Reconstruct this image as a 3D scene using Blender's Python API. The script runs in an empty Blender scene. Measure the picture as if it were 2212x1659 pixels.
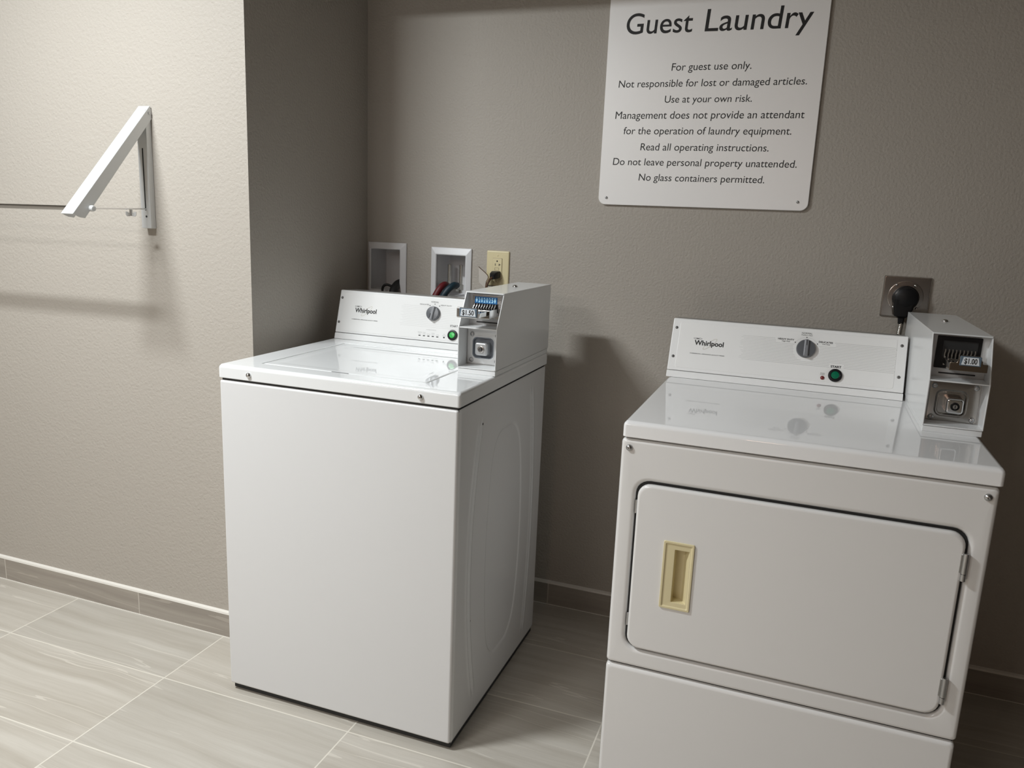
import bpy, bmesh, math, random
from mathutils import Matrix, Vector
random.seed(7)
S = bpy.context.scene
COL = S.collection
PI = math.pi
R = math.radians

# ------------------------------------------------------------------ camera, world, light, exposure
def make_camera():
    cd = bpy.data.cameras.new('camera'); co = bpy.data.objects.new('camera', cd); COL.objects.link(co)
    y, p, r = R(19.6829), R(-11.8457), R(2.3803)
    fw = Vector((-math.sin(y)*math.cos(p), math.cos(y)*math.cos(p), math.sin(p)))
    rt = Vector((math.cos(y), math.sin(y), 0)); up = rt.cross(fw)
    r2 = rt*math.cos(r)+up*math.sin(r); u2 = -rt*math.sin(r)+up*math.cos(r)
    m = Matrix((( r2.x, u2.x, -fw.x, 1.46), (r2.y, u2.y, -fw.y, -2.4841), (r2.z, u2.z, -fw.z, 1.3372), (0, 0, 0, 1)))
    co.matrix_world = m
    cd.sensor_fit = 'HORIZONTAL'; cd.sensor_width = 36.0; cd.lens = 36.0*1685.1887/2212
    cd.clip_start = 0.02; cd.clip_end = 60
    S.camera = co
make_camera()

w = bpy.data.worlds.new('world'); S.world = w; w.use_nodes = True
w.node_tree.nodes['Background'].inputs[0].default_value = (1.0, 0.97, 0.93, 1)
w.node_tree.nodes['Background'].inputs[1].default_value = 0.0

S.view_settings.view_transform = 'Standard'
S.view_settings.look = 'None'
S.view_settings.gamma = 1.0
S.view_settings.use_curve_mapping = False
S.view_settings.exposure = 0.04

def area(name, loc, size, size_y, power, col):
    ld = bpy.data.lights.new(name, 'AREA'); ld.shape = 'RECTANGLE'; ld.size = size; ld.size_y = size_y
    ld.energy = power; ld.color = col
    o = bpy.data.objects.new(name, ld); COL.objects.link(o); o.location = loc
    return o
CEIL = 2.5
KEY = (-0.42, -1.72)
FILL = (-0.35, -3.3)
REAR_FILL = (-0.3, -5.2)
area('ceiling_lamp', (KEY[0], KEY[1], CEIL-0.055), 0.52, 0.14, 54, (0.93, 0.978, 1.0))
area('ceiling_lamp', (FILL[0], FILL[1], CEIL-0.055), 0.62, 0.26, 26, (0.97, 0.97, 0.97))  # added fill light, an unseen fixture that lifts the machine fronts
area('ceiling_lamp', (REAR_FILL[0], REAR_FILL[1], CEIL-0.055), 1.1, 0.55, 45, (1.0, 0.91, 0.83))  # added warm fill behind the camera, brightens sign and dryer

o = area('added_warm_light', (1.24, -6.52, 1.93), 0.32, 0.32, 4, (1.0, 0.62, 0.46)); o.rotation_euler = (-PI/2, 0, PI)  # added warm light for a soft glow on the sign
# ------------------------------------------------------------------ materials
def mat(name, col, rough=0.5, metal=0.0, spec=0.5, coat=0.0, emit=0.0):
    m = bpy.data.materials.new(name); m.use_nodes = True
    b = m.node_tree.nodes['Principled BSDF']
    b.inputs['Base Color'].default_value = (*col, 1); b.inputs['Roughness'].default_value = rough
    b.inputs['Metallic'].default_value = metal; b.inputs['Specular IOR Level'].default_value = spec
    b.inputs['Coat Weight'].default_value = coat
    if emit: b.inputs['Emission Color'].default_value = (*col, 1); b.inputs['Emission Strength'].default_value = emit
    return m
class NT:
    def __init__(s, m): s.t = m.node_tree; s.b = s.t.nodes['Principled BSDF']
    def n(s, typ, **kw):
        nd = s.t.nodes.new(typ)
        for k, v in kw.items():
            if k.startswith('i_'):
                key = k[2:]; nd.inputs[int(key) if key.isdigit() else key.default_value if False else key].default_value = v
            else: setattr(nd, k, v)
        return nd
    def l(s, a, b): s.t.links.new(a, b)
    def math(s, op, a, b=None, c=None):
        nd = s.t.nodes.new('ShaderNodeMath'); nd.operation = op
        for i, v in enumerate((a, b, c)):
            if v is None: continue
            if isinstance(v, (int, float)): nd.inputs[i].default_value = v
            else: s.l(v, nd.inputs[i])
        return nd.outputs[0]
    def mix(s, f, a, b):
        nd = s.t.nodes.new('ShaderNodeMix'); nd.data_type = 'RGBA'
        for k, v in ((0, f), (6, a), (7, b)):
            if isinstance(v, (int, float)): nd.inputs[k].default_value = v
            elif isinstance(v, tuple): nd.inputs[k].default_value = (*v, 1)
            else: s.l(v, nd.inputs[k])
        return nd.outputs[2]

def paint_mat(name, col, rough=0.6, bump=0.35, spec=0.3):
    m = mat(name, col, rough, spec=spec); t = NT(m)
    tc = t.n('ShaderNodeTexCoord')
    n1 = t.n('ShaderNodeTexNoise'); n1.inputs['Scale'].default_value = 135; n1.inputs['Detail'].default_value = 3
    n2 = t.n('ShaderNodeTexNoise'); n2.inputs['Scale'].default_value = 1.7; n2.inputs['Detail'].default_value = 3
    t.l(tc.outputs['Object'], n1.inputs['Vector']); t.l(tc.outputs['Object'], n2.inputs['Vector'])
    bp = t.n('ShaderNodeBump'); bp.inputs['Strength'].default_value = bump; bp.inputs['Distance'].default_value = 0.004
    t.l(n1.outputs['Fac'], bp.inputs['Height']); t.l(bp.outputs['Normal'], t.b.inputs['Normal'])
    c = t.mix(t.math('MULTIPLY', n2.outputs['Fac'], 0.6), tuple(x*1.03 for x in col), tuple(x*0.95 for x in col))
    t.l(c, t.b.inputs['Base Color'])
    return m
WALL = (0.432, 0.396, 0.350)
M_wall = paint_mat('greige_wall_paint', WALL, 0.55, 0.5)
M_room = paint_mat('low_bounce_wall', (0.08, 0.07, 0.06))  # unseen walls coloured dark so they bounce little light
M_ceiling = paint_mat('ceiling_paint', (0.34, 0.33, 0.31), 0.8, 0.2)  # unseen ceiling darkened to lower the ambient bounce

TILE_X0, TILE_W, TILE_Y0, TILE_H = -0.138, 0.6125, -0.290, 0.3057
def tile_mat(name, dark, light, grout, axis, flat=False):
    """porcelain tile with veins along x; axis 'floor' uses x,y and 'wall' uses x only (one course)"""
    m = mat(name, light, 0.34, spec=0.4); t = NT(m)
    tc = t.n('ShaderNodeTexCoord'); sp = t.n('ShaderNodeSeparateXYZ'); t.l(tc.outputs['Object'], sp.inputs[0])
    X, Y, Z = sp.outputs
    along = Y if axis == 'side' else X
    u = t.math('DIVIDE', t.math('SUBTRACT', along, TILE_X0 if axis == 'floor' else (-0.482 if axis == 'wall' else -0.33)), TILE_W)
    if axis == 'floor':
        v = t.math('DIVIDE', t.math('SUBTRACT', Y, TILE_Y0), TILE_H)
        across = Y
    else:
        v = None; across = Z
    iu = t.math('FLOOR', u); fu = t.math('SUBTRACT', u, iu)
    du = t.math('MULTIPLY', t.math('MINIMUM', fu, t.math('SUBTRACT', 1.0, fu)), TILE_W)
    if v is not None:
        iv = t.math('FLOOR', v); fv = t.math('SUBTRACT', v, iv)
        dv = t.math('MULTIPLY', t.math('MINIMUM', fv, t.math('SUBTRACT', 1.0, fv)), TILE_H)
        d = t.math('MINIMUM', du, dv)
        cell = t.math('ADD', t.math('MULTIPLY', iu, 13.7), t.math('MULTIPLY', iv, 7.31))
    else:
        d = du; cell = t.math('MULTIPLY', iu, 13.7)
    g = t.math('LESS_THAN', d, 0.0019)
    wn = t.n('ShaderNodeTexWhiteNoise'); wn.noise_dimensions = '1D'; t.l(cell, wn.inputs['W'])
    rnd = wn.outputs['Value']
    # veins: slow waviness along the tile, fine across it
    wob = t.n('ShaderNodeTexNoise'); wob.inputs['Scale'].default_value = 2.2; wob.inputs['Detail'].default_value = 2
    t.l(tc.outputs['Object'], wob.inputs['Vector'])
    ac = t.math('ADD', across, t.math('MULTIPLY', t.math('SUBTRACT', wob.outputs['Fac'], 0.5), 0.055))
    cmb = t.n('ShaderNodeCombineXYZ')
    t.l(t.math('ADD', t.math('MULTIPLY', along, 1.1), t.math('MULTIPLY', rnd, 40.0)), cmb.inputs[0])
    t.l(t.math('ADD', t.math('MULTIPLY', ac, 26.0), t.math('MULTIPLY', along, 0.9)), cmb.inputs[1])
    t.l(t.math('MULTIPLY', rnd, 17.0), cmb.inputs[2])
    n1 = t.n('ShaderNodeTexNoise'); n1.inputs['Scale'].default_value = 1.0; n1.inputs['Detail'].default_value = 8; n1.inputs['Roughness'].default_value = 0.68
    t.l(cmb.outputs[0], n1.inputs['Vector'])
    mr = t.n('ShaderNodeMapRange'); mr.inputs[1].default_value = 0.32; mr.inputs[2].default_value = 0.68
    t.l(n1.outputs['Fac'], mr.inputs[0])
    base = t.mix(mr.outputs[0], dark, light)
    # a few thin pale veins
    n2 = t.n('ShaderNodeTexNoise'); n2.inputs['Scale'].default_value = 0.55; n2.inputs['Detail'].default_value = 3
    t.l(cmb.outputs[0], n2.inputs['Vector'])
    vein = t.math('LESS_THAN', t.math('ABSOLUTE', t.math('SUBTRACT', n2.outputs['Fac'], 0.60)), 0.006)
    base = t.mix(t.math('MULTIPLY', vein, 0.5), base, tuple(min(1, x*1.22) for x in light))
    tone = t.mix(rnd, (0.95, 0.95, 0.95), (1.04, 1.03, 1.02))
    mm = t.t.nodes.new('ShaderNodeMix'); mm.data_type = 'RGBA'; mm.blend_type = 'MULTIPLY'; mm.inputs[0].default_value = 1
    t.l(base, mm.inputs[6]); t.l(tone, mm.inputs[7])
    t.l(t.mix(g, mm.outputs[2], grout), t.b.inputs['Base Color'])
    t.l(t.math('ADD', 0.34, t.math('MULTIPLY', g, 0.45)), t.b.inputs['Roughness'])
    bp = t.n('ShaderNodeBump'); bp.inputs['Strength'].default_value = 0.5; bp.inputs['Distance'].default_value = 0.001
    t.l(t.math('SUBTRACT', 1.0, g), bp.inputs['Height']); t.l(bp.outputs['Normal'], t.b.inputs['Normal'])
    return m
GROUT = (0.70, 0.66, 0.58)
M_floor = tile_mat('floor_tile', (0.43, 0.395, 0.34), (0.56, 0.53, 0.475), GROUT, 'floor')
M_base = tile_mat('base_tile', (0.29, 0.26, 0.225), (0.40, 0.365, 0.32), (0.55, 0.51, 0.45), 'wall')
M_base_side = tile_mat('base_tile_side', (0.29, 0.26, 0.225), (0.40, 0.365, 0.32), (0.55, 0.51, 0.45), 'side')
M_caulk = mat('white_caulk', (0.78, 0.75, 0.69), 0.5)

M_enamel = mat('white_enamel_dimmed', (0.73, 0.73, 0.73), 0.16, spec=0.5)  # washer enamel dimmed in colour to offset its stronger light
M_enamel_d = mat('dryer_enamel_brightened', (0.80, 0.79, 0.775), 0.17, spec=0.5)  # dryer whites lightened in colour to make up for weaker light
M_top_d = mat('dryer_top_brightened', (0.92, 0.92, 0.92), 0.04, spec=0.8)
M_console_d = mat('dryer_console_brightened', (0.92, 0.92, 0.91), 0.28)
M_fascia_d = mat('dryer_fascia_brightened', (0.92, 0.915, 0.90), 0.35)
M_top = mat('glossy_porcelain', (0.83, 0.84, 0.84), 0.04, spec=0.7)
M_console = mat('white_console_dimmed', (0.75, 0.755, 0.75), 0.28)  # washer console and fascia dimmed in colour against strong light
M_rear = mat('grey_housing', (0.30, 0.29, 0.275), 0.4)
M_fascia = mat('white_fascia_dimmed', (0.75, 0.75, 0.738), 0.35)
M_meter = mat('white_meter_paint', (0.80, 0.81, 0.81), 0.2)
M_dark = mat('dark_gap', (0.02, 0.02, 0.02), 0.7)
M_core = mat('inner_sheet', (0.25, 0.25, 0.25), 0.6)
M_black = mat('black_plastic', (0.008, 0.008, 0.009), 0.42, spec=0.3)
M_rubber = mat('black_rubber', (0.015, 0.015, 0.015), 0.55)
M_ink = mat('black_ink', (0.012, 0.011, 0.011), 0.6)
M_greyink = mat('grey_ink', (0.42, 0.42, 0.42), 0.6)
M_paleink = mat('pale_grey_ink', (0.62, 0.62, 0.61), 0.6)
M_midink = mat('mid_grey_ink', (0.50, 0.50, 0.49), 0.6)
M_gold = mat('gold_ink', (0.42, 0.36, 0.24), 0.4)
M_chrome = mat('chrome', (0.72, 0.72, 0.72), 0.10, metal=1)
M_steel = mat('brushed_steel', (0.58, 0.57, 0.56), 0.26, metal=1)
M_plate = mat('dark_stainless', (0.52, 0.50, 0.475), 0.22, metal=1)
M_nose = mat('worn_brass_nose', (0.20, 0.16, 0.12), 0.28, metal=0.9)
M_zinc = mat('zinc_screw', (0.50, 0.50, 0.50), 0.3, metal=1)
M_screwdark = mat('dark_screw', (0.16, 0.155, 0.15), 0.4, metal=0.6)
M_lock = mat('satin_nickel', (0.55, 0.56, 0.57), 0.32, metal=0.6)
M_alu = mat('brushed_aluminium', (0.68, 0.69, 0.69), 0.34, metal=0.25)
M_knob = mat('grey_knob', (0.115, 0.12, 0.13), 0.3)
M_knob_l = mat('grey_knob_ridge', (0.23, 0.235, 0.25), 0.28)
M_green = mat('green_lens', (0.0, 0.155, 0.075), 0.25)
M_greenlit = mat('green_lens_bright', (0.035, 0.36, 0.07), 0.25, emit=0.25)
M_red = mat('red_lens', (0.18, 0.02, 0.02), 0.3)
M_ivory = mat('ivory_plastic', (0.74, 0.65, 0.40), 0.35)
M_sign = mat('sign_panel_white', (0.95, 0.935, 0.92), 0.32, spec=0.9)
M_hose_red = mat('red_hose', (0.13, 0.008, 0.012), 0.5)
M_hose_blue = mat('blue_hose', (0.006, 0.027, 0.042), 0.5)
M_box = mat('white_box_plastic', (0.76, 0.76, 0.77), 0.4)
M_pricewhite = mat('price_card', (0.74, 0.79, 0.84), 0.4)
M_pricegrey = mat('price_frame', (0.12, 0.17, 0.22), 0.3)
M_bluecard = mat('blue_card', (0.01, 0.13, 0.36), 0.35)
M_bluelight = mat('pale_blue_print', (0.45, 0.76, 0.95), 0.4)
M_tag = mat('clear_tag', (0.56, 0.52, 0.47), 0.2)
M_tagedge = mat('brown_tag_edge', (0.10, 0.05, 0.025), 0.5)
M_brass = mat('valve_metal', (0.62, 0.60, 0.55), 0.25, metal=1)
M_lamp = mat('lamp_diffuser', (1.0, 0.98, 0.95), 0.5, emit=2.0)
M_lampframe = mat('lamp_frame', (0.8, 0.8, 0.8), 0.5)

# ------------------------------------------------------------------ mesh builder
class MB:
    def __init__(s, M=None): s.bm = bmesh.new(); s.M = M or Matrix.Identity(4)
    def _merge(s, b, M=None):
        b.transform(s.M @ (M or Matrix.Identity(4)))
        me = bpy.data.meshes.new('tmp'); b.to_mesh(me); b.free()
        s.bm.from_mesh(me); bpy.data.meshes.remove(me); return s
    def box(s, x0, x1, y0, y1, z0, z1, bev=0.0, seg=2, M=None):
        b = bmesh.new(); bmesh.ops.create_cube(b, size=1)
        for v in b.verts: v.co = Vector(((x0+x1)/2+v.co.x*(x1-x0), (y0+y1)/2+v.co.y*(y1-y0), (z0+z1)/2+v.co.z*(z1-z0)))
        if bev: bmesh.ops.bevel(b, geom=b.edges[:], offset=bev, segments=seg, profile=0.5, affect='EDGES')
        return s._merge(b, M)
    def loft(s, loops, cap0=True, cap1=True, closed=True, M=None):
        b = bmesh.new(); rows = [[b.verts.new(p) for p in lp] for lp in loops]
        n = len(rows[0])
        for a, c in zip(rows, rows[1:]):
            for i in range(n if closed else n-1):
                j = (i+1) % n
                try: b.faces.new((a[i], a[j], c[j], c[i]))
                except ValueError: pass
        if cap0: b.faces.new(rows[0])
        if cap1: b.faces.new(rows[-1])
        bmesh.ops.recalc_face_normals(b, faces=b.faces[:])
        return s._merge(b, M)
    def cyl(s, p0, p1, r0, r1=None, n=24, bev=0.0, M=None):
        p0 = Vector(p0); p1 = Vector(p1); r1 = r0 if r1 is None else r1
        prof = [(r0, 0), (r1, (p1-p0).length)]
        if bev:
            L = (p1-p0).length; prof = [(r0, 0), (r1, L-bev), (r1-0.3*bev, L-0.3*bev), (r1-bev, L)]
        return s.lathe(prof, p0, p1-p0, n, M)
    def lathe(s, prof, c, d, n=24, M=None):
        c = Vector(c); q = Vector(d).normalized().to_track_quat('Z', 'Y')
        loops = [[c+q @ Vector((r*math.cos(2*PI*i/n), r*math.sin(2*PI*i/n), h)) for i in range(n)] for r, h in prof]
        return s.loft(loops, True, True, True, M)
    def tube(s, pts, r, n=10, M=None):
        pts = [Vector(p) for p in pts]; loops = []; up = None
        for i, p in enumerate(pts):
            d = (pts[min(i+1, len(pts)-1)]-pts[max(i-1, 0)]).normalized()
            if up is None: up = d.orthogonal().normalized()
            up = (up-d*up.dot(d)).normalized(); sd = d.cross(up)
            rr = r[i] if isinstance(r, list) else r
            loops.append([p+(up*math.cos(2*PI*k/n)+sd*math.sin(2*PI*k/n))*rr for k in range(n)])
        return s.loft(loops, True, True, True, M)
    def prism(s, poly, a0, a1, axis='x', bev=0.0, seg=2, M=None):
        """poly: 2D points; axis x -> (y,z); y -> (x,z); z -> (x,y)"""
        f = {'x': lambda a, q: (a, q[0], q[1]), 'y': lambda a, q: (q[0], a, q[1]), 'z': lambda a, q: (q[0], q[1], a)}[axis]
        b = bmesh.new(); A = [b.verts.new(f(a0, q)) for q in poly]; B = [b.verts.new(f(a1, q)) for q in poly]
        n = len(poly)
        for i in range(n): b.faces.new((A[i], A[(i+1) % n], B[(i+1) % n], B[i]))
        b.faces.new(A); b.faces.new(B[::-1])
        bmesh.ops.recalc_face_normals(b, faces=b.faces[:])
        if bev: bmesh.ops.bevel(b, geom=b.edges[:], offset=bev, segments=seg, profile=0.5, affect='EDGES')
        return s._merge(b, M)
    def build(s, name, m, parent=None, ang=35, label=None):
        me = bpy.data.meshes.new(name); s.bm.to_mesh(me); s.bm.free()
        me.materials.append(m)
        for p in me.polygons: p.use_smooth = True
        me.set_sharp_from_angle(angle=R(ang))
        o = bpy.data.objects.new(name, me); COL.objects.link(o)
        wn = o.modifiers.new('weighted_normal', 'WEIGHTED_NORMAL'); wn.mode = 'FACE_AREA'; wn.weight = 90; wn.keep_sharp = True
        if parent: o.parent = parent
        if label: o['label'] = label
        return o
def rrect(x0, x1, z0, z1, r, n=6):
    pts = []
    for cx, cz, a in ((x1-r, z1-r, 0), (x0+r, z1-r, 90), (x0+r, z0+r, 180), (x1-r, z0+r, 270)):
        for i in range(n+1):
            t = R(a+90*i/n); pts.append((cx+r*math.cos(t), cz+r*math.sin(t)))
    return pts
def atY(loop, y): return [(a, y, b) for a, b in loop]
def atZ(loop, z): return [(a, b, z) for a, b in loop]
def empty(name, label, cat, loc, rz=0, group=None):
    o = bpy.data.objects.new(name, None); COL.objects.link(o); o.empty_display_size = 0.1
    o.location = loc; o.rotation_euler = (0, 0, rz); o['label'] = label; o['category'] = cat
    if group: o['group'] = group
    return o
def tag(o, label, cat, group=None):
    o['label'] = label; o['category'] = cat
    if group: o['group'] = group
    return o
def struct(o, label=None):
    o['kind'] = 'structure'
    if label: o['label'] = label
    return o
def text_mb(mb, body, u0, u1, base, cap=None, shear=0.0, bold=0.0, thick=0.00025, M=None):
    """lettering fitted between u0 and u1 on the baseline; cap = height of the tallest glyph"""
    cu = bpy.data.curves.new('t', 'FONT'); cu.body = body; cu.size = 1; cu.shear = shear; cu.offset = 0.0 if 'M' in body and len(body) < 34 else bold; cu.extrude = 0.0
    cu.resolution_u = 8 if len(body) < 50 and shear else 4
    ob = bpy.data.objects.new('t', cu); COL.objects.link(ob)
    dg = bpy.context.evaluated_depsgraph_get(); me = bpy.data.meshes.new_from_object(ob.evaluated_get(dg))
    bpy.data.objects.remove(ob); bpy.data.curves.remove(cu)
    xs = [v.co.x for v in me.vertices]; ys = [v.co.y for v in me.vertices]
    sx = (u1-u0)/(max(xs)-min(xs)); sy = sx if cap is None else cap/max(ys); x0 = min(xs)
    b = bmesh.new(); b.from_mesh(me); bpy.data.meshes.remove(me)
    for v in b.verts: v.co = Vector((u0+(v.co.x-x0)*sx, base+v.co.y*sy, thick))
    return mb._merge(b, M)
def frame(P0, u, v):
    u = Vector(u).normalized(); v = Vector(v).normalized(); n = u.cross(v)
    return Matrix(((u.x, v.x, n.x, P0[0]), (u.y, v.y, n.y, P0[1]), (u.z, v.z, n.z, P0[2]), (0, 0, 0, 1)))
def screw(parent, p, d, r=0.006, h=0.004, m=None, name='screw', slot=True):
    p = Vector(p); d = Vector(d).normalized()
    mb = MB(); mb.lathe([(r, 0), (r, h*0.25), (r*0.85, h*0.7), (r*0.5, h*0.95), (r*0.32, h), (r*0.28, h*0.6), (r*0.001, h*0.55)], p, d, 16)
    return mb.build(name, m or M_zinc, parent, 50)

# ------------------------------------------------------------------ room shell
D1 = 0.6406; BB = 0.0842; XR = 3.4; XL = -2.7; YF = -6.6
def wall_grid(name, xs, zs, holes, y, flip=False):
    mb = MB(); b = bmesh.new()
    for i in range(len(xs)-1):
        for j in range(len(zs)-1):
            if (i, j) in holes: continue
            vs = [b.verts.new((x, y, z)) for x, z in ((xs[i], zs[j]), (xs[i+1], zs[j]), (xs[i+1], zs[j+1]), (xs[i], zs[j+1]))]
            b.faces.new(vs)
    bmesh.ops.remove_doubles(b, verts=b.verts[:], dist=1e-5)
    # give it depth: extrude back
    g = bmesh.ops.extrude_face_region(b, geom=b.faces[:])
    for v in g['geom']:
        if isinstance(v, bmesh.types.BMVert): v.co.y += 0.15
    bmesh.ops.recalc_face_normals(b, faces=b.faces[:])
    mb._merge(b); return struct(mb.build(name, M_wall))
BOX1 = (0.020, 0.137, 1.075, 1.2195); BOX2 = (0.2775, 0.3885, 1.070, 1.2115)
wall_grid('wall_back', [-0.15, BOX1[0], BOX1[1], BOX2[0], BOX2[1], XR], [0, BOX2[2], BOX1[2], BOX2[3], BOX1[3], CEIL],
          {(1, 2), (1, 3), (3, 1), (3, 2)}, 0.0)
struct(MB().box(XL, 0, -D1, -0.0, 0, CEIL).build('wall_left', M_wall), 'painted wall carrying the drying rack, with the dark return beside the washer')
struct(MB().box(XL-0.15, XL, YF, 0, 0, CEIL).build('wall_far_left', M_wall))
struct(MB().box(XR, XR+0.15, YF, 0.15, 0, CEIL).build('wall_right', M_room))
struct(MB().box(XL-0.15, XR+0.15, YF-0.15, YF, 0, CEIL).build('wall_front', M_room))
struct(MB().box(XL-0.15, XR+0.15, YF-0.15, 0.15, CEIL, CEIL+0.1).build('ceiling', M_ceiling))
struct(MB().box(0, XR, -D1, -D1+0.12, 2.155, CEIL).build('wall_above', M_wall), 'lintel over the laundry alcove')
struct(MB().box(XL-0.15, XR+0.15, YF-0.15, 0.15, -0.1, 0).build('floor', M_floor))
T = 0.009
def baseboard(name, x0, x1, y, m):
    o = struct(MB().box(x0, x1, y-T, y, 0, BB-0.0055).build(name, m))
    MB().prism([(y-T-0.0006, BB-0.0055), (y-T+0.001, BB+0.0005), (y, BB+0.004), (y, BB-0.0055)], x0, x1, 'x').build('caulk_line', M_caulk, o)
    MB().box(x0, x1, y-T-0.0025, y-T+0.001, 0, 0.0018).build('grout_line', M_caulk, o)
    return o
baseboard('baseboard_left', XL, 0.0, -D1, M_base)
baseboard('baseboard_back', 0.0+T, XR, 0.0, M_base)
o = struct(MB().box(0, T, -D1, 0, 0, BB-0.0055).build('baseboard_side', M_base_side))
MB().prism([(T+0.0006, BB-0.0055), (T-0.001, BB+0.0005), (0, BB+0.004), (0, BB-0.0055)], -D1, 0, 'y').build('caulk_line', M_caulk, o)

def ceiling_light(x, y, label, hw=0.34, hd=0.17):
    t = empty('ceiling_light', label, 'ceiling light', (x, y, CEIL))
    mb = MB(); mb.loft([atZ(rrect(-hw, hw, -hd, hd, 0.01), 0), atZ(rrect(-hw, hw, -hd, hd, 0.01), -0.045),
                        atZ(rrect(0.04-hw, hw-0.04, 0.04-hd, hd-0.04, 0.01), -0.045), atZ(rrect(0.04-hw, hw-0.04, 0.04-hd, hd-0.04, 0.01), -0.02)], True, False)
    mb.build('light_frame', M_lampframe, t)
    MB().box(0.041-hw, hw-0.041, 0.041-hd, hd-0.041, -0.04, -0.02).build('diffuser', M_lamp, t)
ceiling_light(KEY[0], KEY[1], 'white rectangular ceiling light over the drying rack end of the room')
ceiling_light(FILL[0], FILL[1], 'added rectangular ceiling light giving fill from out of view')
ceiling_light(REAR_FILL[0], REAR_FILL[1], 'added large ceiling light giving warm fill from out of view', 0.61, 0.33)

t = empty('added_warm_panel', 'added square warm glowing panel on the unseen front wall', 'wall lamp', (1.24, YF, 1.93))
MB().box(-0.19, 0.19, 0, 0.05, -0.19, 0.19, 0.008, 2).build('glow_base', M_lampframe, t)
MB().box(-0.17, 0.17, 0.045, 0.07, -0.17, 0.17, 0.01, 2).build('glow_panel', mat('warm_glow', (1.0, 0.62, 0.46), 0.5, emit=3.0), t)

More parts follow.
